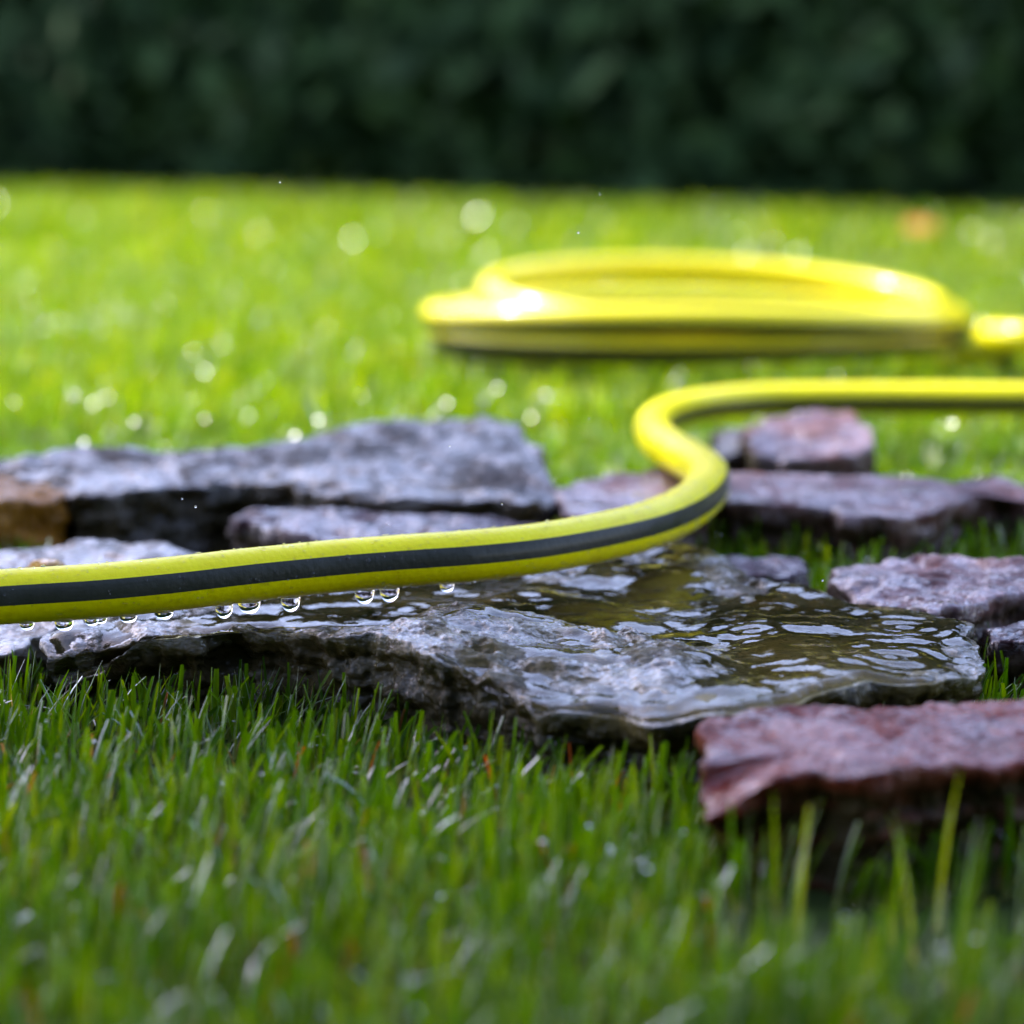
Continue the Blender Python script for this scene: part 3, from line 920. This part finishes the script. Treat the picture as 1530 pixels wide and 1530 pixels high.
# dew: flattened water patches on the blades, catching the sun
def dew():
    g = np.random.default_rng(9)
    pts, rad, ax = [], [], []
    for cc, n, r0, r1 in ((c1, 1100, .0004, .0010), (c2, 90, .0004, .0008)):
        ok_ = np.where(cc[:, -1, 1] < 2.2)[0]
        k_ = g.choice(ok_, n, replace=False)
        pts.append(cc[k_, -1])
        rad.append(g.uniform(r0, r1, n))
        a = g.normal(0, .30, (n, 3)) + np.array([-.10, -.05, .99])
        ax.append(a)
    # the brightest ones in the photograph
    H = np.array(SUNV) + np.array([0, -0.99, .1])
    for px, py, s_ in ((743, 580, 1.0), (667, 602, .9), (816, 590, .75), (475, 627, .9), (440, 650, .8), (1160, 555, .8), (1422, 632, 1.0), (125, 660, .8), (45, 447, .7), (160, 467, .6), (247, 455, .55),
                       (288, 525, .6), (90, 480, .5), (1340, 500, .4), (585, 470, .5), (110, 590, .5), (200, 630, .5), (305, 625, .4), (20, 600, .4), (540, 590, .4), (1250, 560, .4), (770, 640, .4)):
        c = uz(px, py, .030)
        if py > 540 and c[1] < 1.55:
            c = uz(px, py, .030)
        pts.append(c[None])
        rad.append([.0018 * math.sqrt(s_)])
        H_ = np.array(SUNV) + (np.array([0, 0, CAMZ]) - c) / np.linalg.norm(np.array([0, 0, CAMZ]) - c)
        ax.append((H_ / np.linalg.norm(H_) + g.normal(0, .03, 3))[None])
    ob = blobs('dew_drops', np.concatenate(pts), np.concatenate(rad), M['dew'], axis=np.concatenate(ax), squash=.22)
    ob['label'] = 'dew and sprinkled water drops glinting on the grass tips'
dew()

# falling drops of the sprinkled water, a few in focus
def spray():
    g = np.random.default_rng(3)
    pts = [uy(864, 347, .93), uy(418, 272, .93), uy(896, 290, 1.0), uy(672, 667, .9), uy(292, 757, .9), uy(272, 745, .92), uy(1229, 867, .88), uy(880, 625, .95), uy(750, 753, .9), uy(812, 455, .9)]
    rad = [.00042, .0003, .00025, .0003, .0004, .0003, .00035, .0003, .0003, .0002]
    for _ in range(10):
        y = g.uniform(1.1, 4.5)
        pts.append(uy(g.uniform(-300, 1800), g.uniform(-300, 420), y))
        rad.append(g.uniform(.00012, .0003))
    ob = blobs('falling_water_drops', np.array(pts), np.array(rad), M['drop'])
    ob['label'] = 'sparse falling drops of sprinkled water in the air'
spray()

# dead leaf far back on the lawn
def dead_leaf():
    c = uz(1375, 345, .030)
    t = np.linspace(0, 1, 12)
    wd = .018 * np.sin(np.pi * np.clip(t, .02, .98)) ** .8
    V = []
    for a, ww in zip(t, wd):
        for q in (-1, 0, 1):
            V.append(((a - .5) * .06, q * ww, .004 * abs(q) + .006 * math.sin(a * 3)))
    V = np.array(V)
    i = np.arange(36).reshape(12, 3)
    f = np.stack([i[:-1, :-1], i[1:, :-1], i[1:, 1:], i[:-1, 1:]], -1).reshape(-1, 4)
    ob = mesh_np('fallen_leaf', V, f, M['deadleaf'])
    ob.location = c
    ob.rotation_euler = (R(25), 0, R(20))
    tag(ob, 'orange fallen leaf far back on the sunlit lawn at right', 'leaf')
dead_leaf()

# ------------------------------------------------------------------ hedge across the back
def hedge(N, x0, x1, back, height, label, seed):
    g = np.random.default_rng(seed)
    x = g.uniform(x0, x1, N)
    y0 = back(x)
    bul = .22 * noise(x * .9, x * 0, 0, 4) + .12 * noise(x * 2.3, x * 0, 0, 5)
    top = height + .2 * noise(x * .8, x * 0, 0, 6)
    z = g.uniform(0, 1, N) ** .85 * top
    y = y0 + bul - .18 * noise(x * 2, z * 2.5, 0, 7) + g.uniform(0, .55, N)
    P = np.c_[x, y, z]
    a = g.normal(size=(N, 3)) + np.array([0, -.6, .5])
    a /= np.linalg.norm(a, axis=1)[:, None]
    t1 = np.cross(a, g.normal(size=(N, 3)))
    t1 /= np.linalg.norm(t1, axis=1)[:, None]
    t2 = np.cross(a, t1)
    s_ = g.uniform(.022, .045, N)[:, None]
    V = np.stack([P - t1 * s_ * 1.5, P - t2 * s_ * .8 + a * .006, P + t1 * s_ * 1.5, P + t2 * s_ * .8 + a * .006], 1)
    f = np.arange(N * 4).reshape(N, 4)
    org = np.array([(x0 + x1) / 2, float(back(np.array([(x0 + x1) / 2]))[0]), 0])
    root = empty('hedge', tuple(org))
    tint = np.repeat(np.clip(g.uniform(0, 1, N) * .7 + .3 * noise(x * 1.5, z * 1.5, 0, 2), 0, 1), 4)
    ob = mesh_np('foliage', V.reshape(-1, 3) - org, f, M['leaf'], attr={'tint': tint}, parent=root)
    ob['kind'] = 'stuff'
    vs2, fs2, k_ = [], [], 0
    for xx in np.arange(x0 + .3, x1 - .2, .6):
        b = np.array([xx, float(back(np.array([xx]))[0]) + .3, 0])
        for q in range(3):
            e = b + np.array([g.normal(0, .2), g.normal(0, .08), g.uniform(.5, .75) * height])
            for (c_, r_) in ((b, .03), (e, .008)):
                for t_ in range(6):
                    vs2.append(c_ + np.array([math.cos(t_ * math.pi / 3) * r_, math.sin(t_ * math.pi / 3) * r_, 0]))
            for t_ in range(6):
                fs2.append([k_ + t_, k_ + (t_ + 1) % 6, k_ + 6 + (t_ + 1) % 6, k_ + 6 + t_])
            k_ += 12
    st = mesh_np('stems', np.array(vs2) - org, np.array(fs2), M['bark'], parent=root)
    st['kind'] = 'stuff'
    tag(root, label, 'hedge')
hedge(150000, -7.5, 7.5, lambda x: 5.35 - .80 * np.clip(x, -1.6, 1.6), 1.35, 'dark leafy hedge in shade across the far side of the lawn', 14)
hedge(26000, -3.2, 3.2, lambda x: -1.7 + 0 * x, 1.7, 'unseen hedge added behind the viewer to keep sky light off the stone fronts', 15)  # added out of view as a light blocker, darkens the near faces

# ------------------------------------------------------------------ tree at the left whose unseen crown shades the near lawn and blocks the rear sky
def shade_tree():
    g = np.random.default_rng(77)
    h = 3.0
    c = np.array([0.0 + SUNV[0] / SUNV[2] * h, -0.27 + SUNV[1] / SUNV[2] * h, h])
    base = np.array([c[0] - .35, c[1] + .1, 0])
    root = empty('shade_tree', tuple(base))
    N = 24000
    d = g.normal(size=(N, 3))
    d /= np.linalg.norm(d, axis=1)[:, None]
    rr = g.uniform(0, 1, N) ** .42
    cl = 1 + .16 * noise(d[:, 0] * 2.4, d[:, 1] * 2.4, d[:, 2] * 2.4, 3)
    P = c + d * (rr * cl)[:, None] * np.array([1.7, 1.62, .55])  # unseen crown, enlarged backwards so it also blocks the rear sky light
    a = g.normal(size=(N, 3)) + np.array([0, 0, .9])
    a /= np.linalg.norm(a, axis=1)[:, None]
    t1 = np.cross(a, g.normal(size=(N, 3)))
    t1 /= np.linalg.norm(t1, axis=1)[:, None]
    t2 = np.cross(a, t1)
    s_ = g.uniform(.022, .036, N)[:, None]
    V = np.stack([P - t1 * s_ * 1.5, P - t2 * s_ * .8 + a * .005, P + t1 * s_ * 1.5, P + t2 * s_ * .8 + a * .005], 1)
    ob = mesh_np('crown', (V - base).reshape(-1, 3), np.arange(N * 4).reshape(N, 4), M['leaf'], attr={'tint': np.repeat(g.uniform(0, 1, N), 4)}, parent=root)
    def limb(nm, pts, rads):
        n = 12
        th = np.linspace(0, 2 * math.pi, n, endpoint=False)
        pts = np.array(pts)
        V = np.stack([p_ + np.stack([np.cos(th), np.sin(th), 0 * th], 1) * r_ for p_, r_ in zip(pts, rads)])
        m = len(pts)
        i = np.arange(m * n).reshape(m, n)
        j = np.roll(i, -1, 1)
        f = np.stack([i[:-1], j[:-1], j[1:], i[1:]], -1).reshape(-1, 4)
        mesh_np(nm, (V - base).reshape(-1, 3), f, M['bark'], parent=root)
    limb('trunk', [base, base + [.02, 0, .5], base + [.0, .02, 1.2], base + [.05, 0, 1.9], base + [.12, -.02, 2.5], c + [0, 0, .1]], [.10, .08, .07, .06, .045, .015])
    for q in range(9):
        a_ = q / 9 * 2 * math.pi
        st = base + np.array([.08, 0, 1.9 + .06 * q])
        en = c + np.array([math.cos(a_) * 1.15, math.sin(a_) * 1.15, g.uniform(-.15, .25)])
        limb('branch', [st, (st + en) / 2 + [0, 0, .12], en], [.03, .018, .004])
    tag(root, 'leafy tree left of the lawn whose unseen crown, enlarged backwards, shades the near stones and blocks the rear sky', 'tree')
shade_tree()
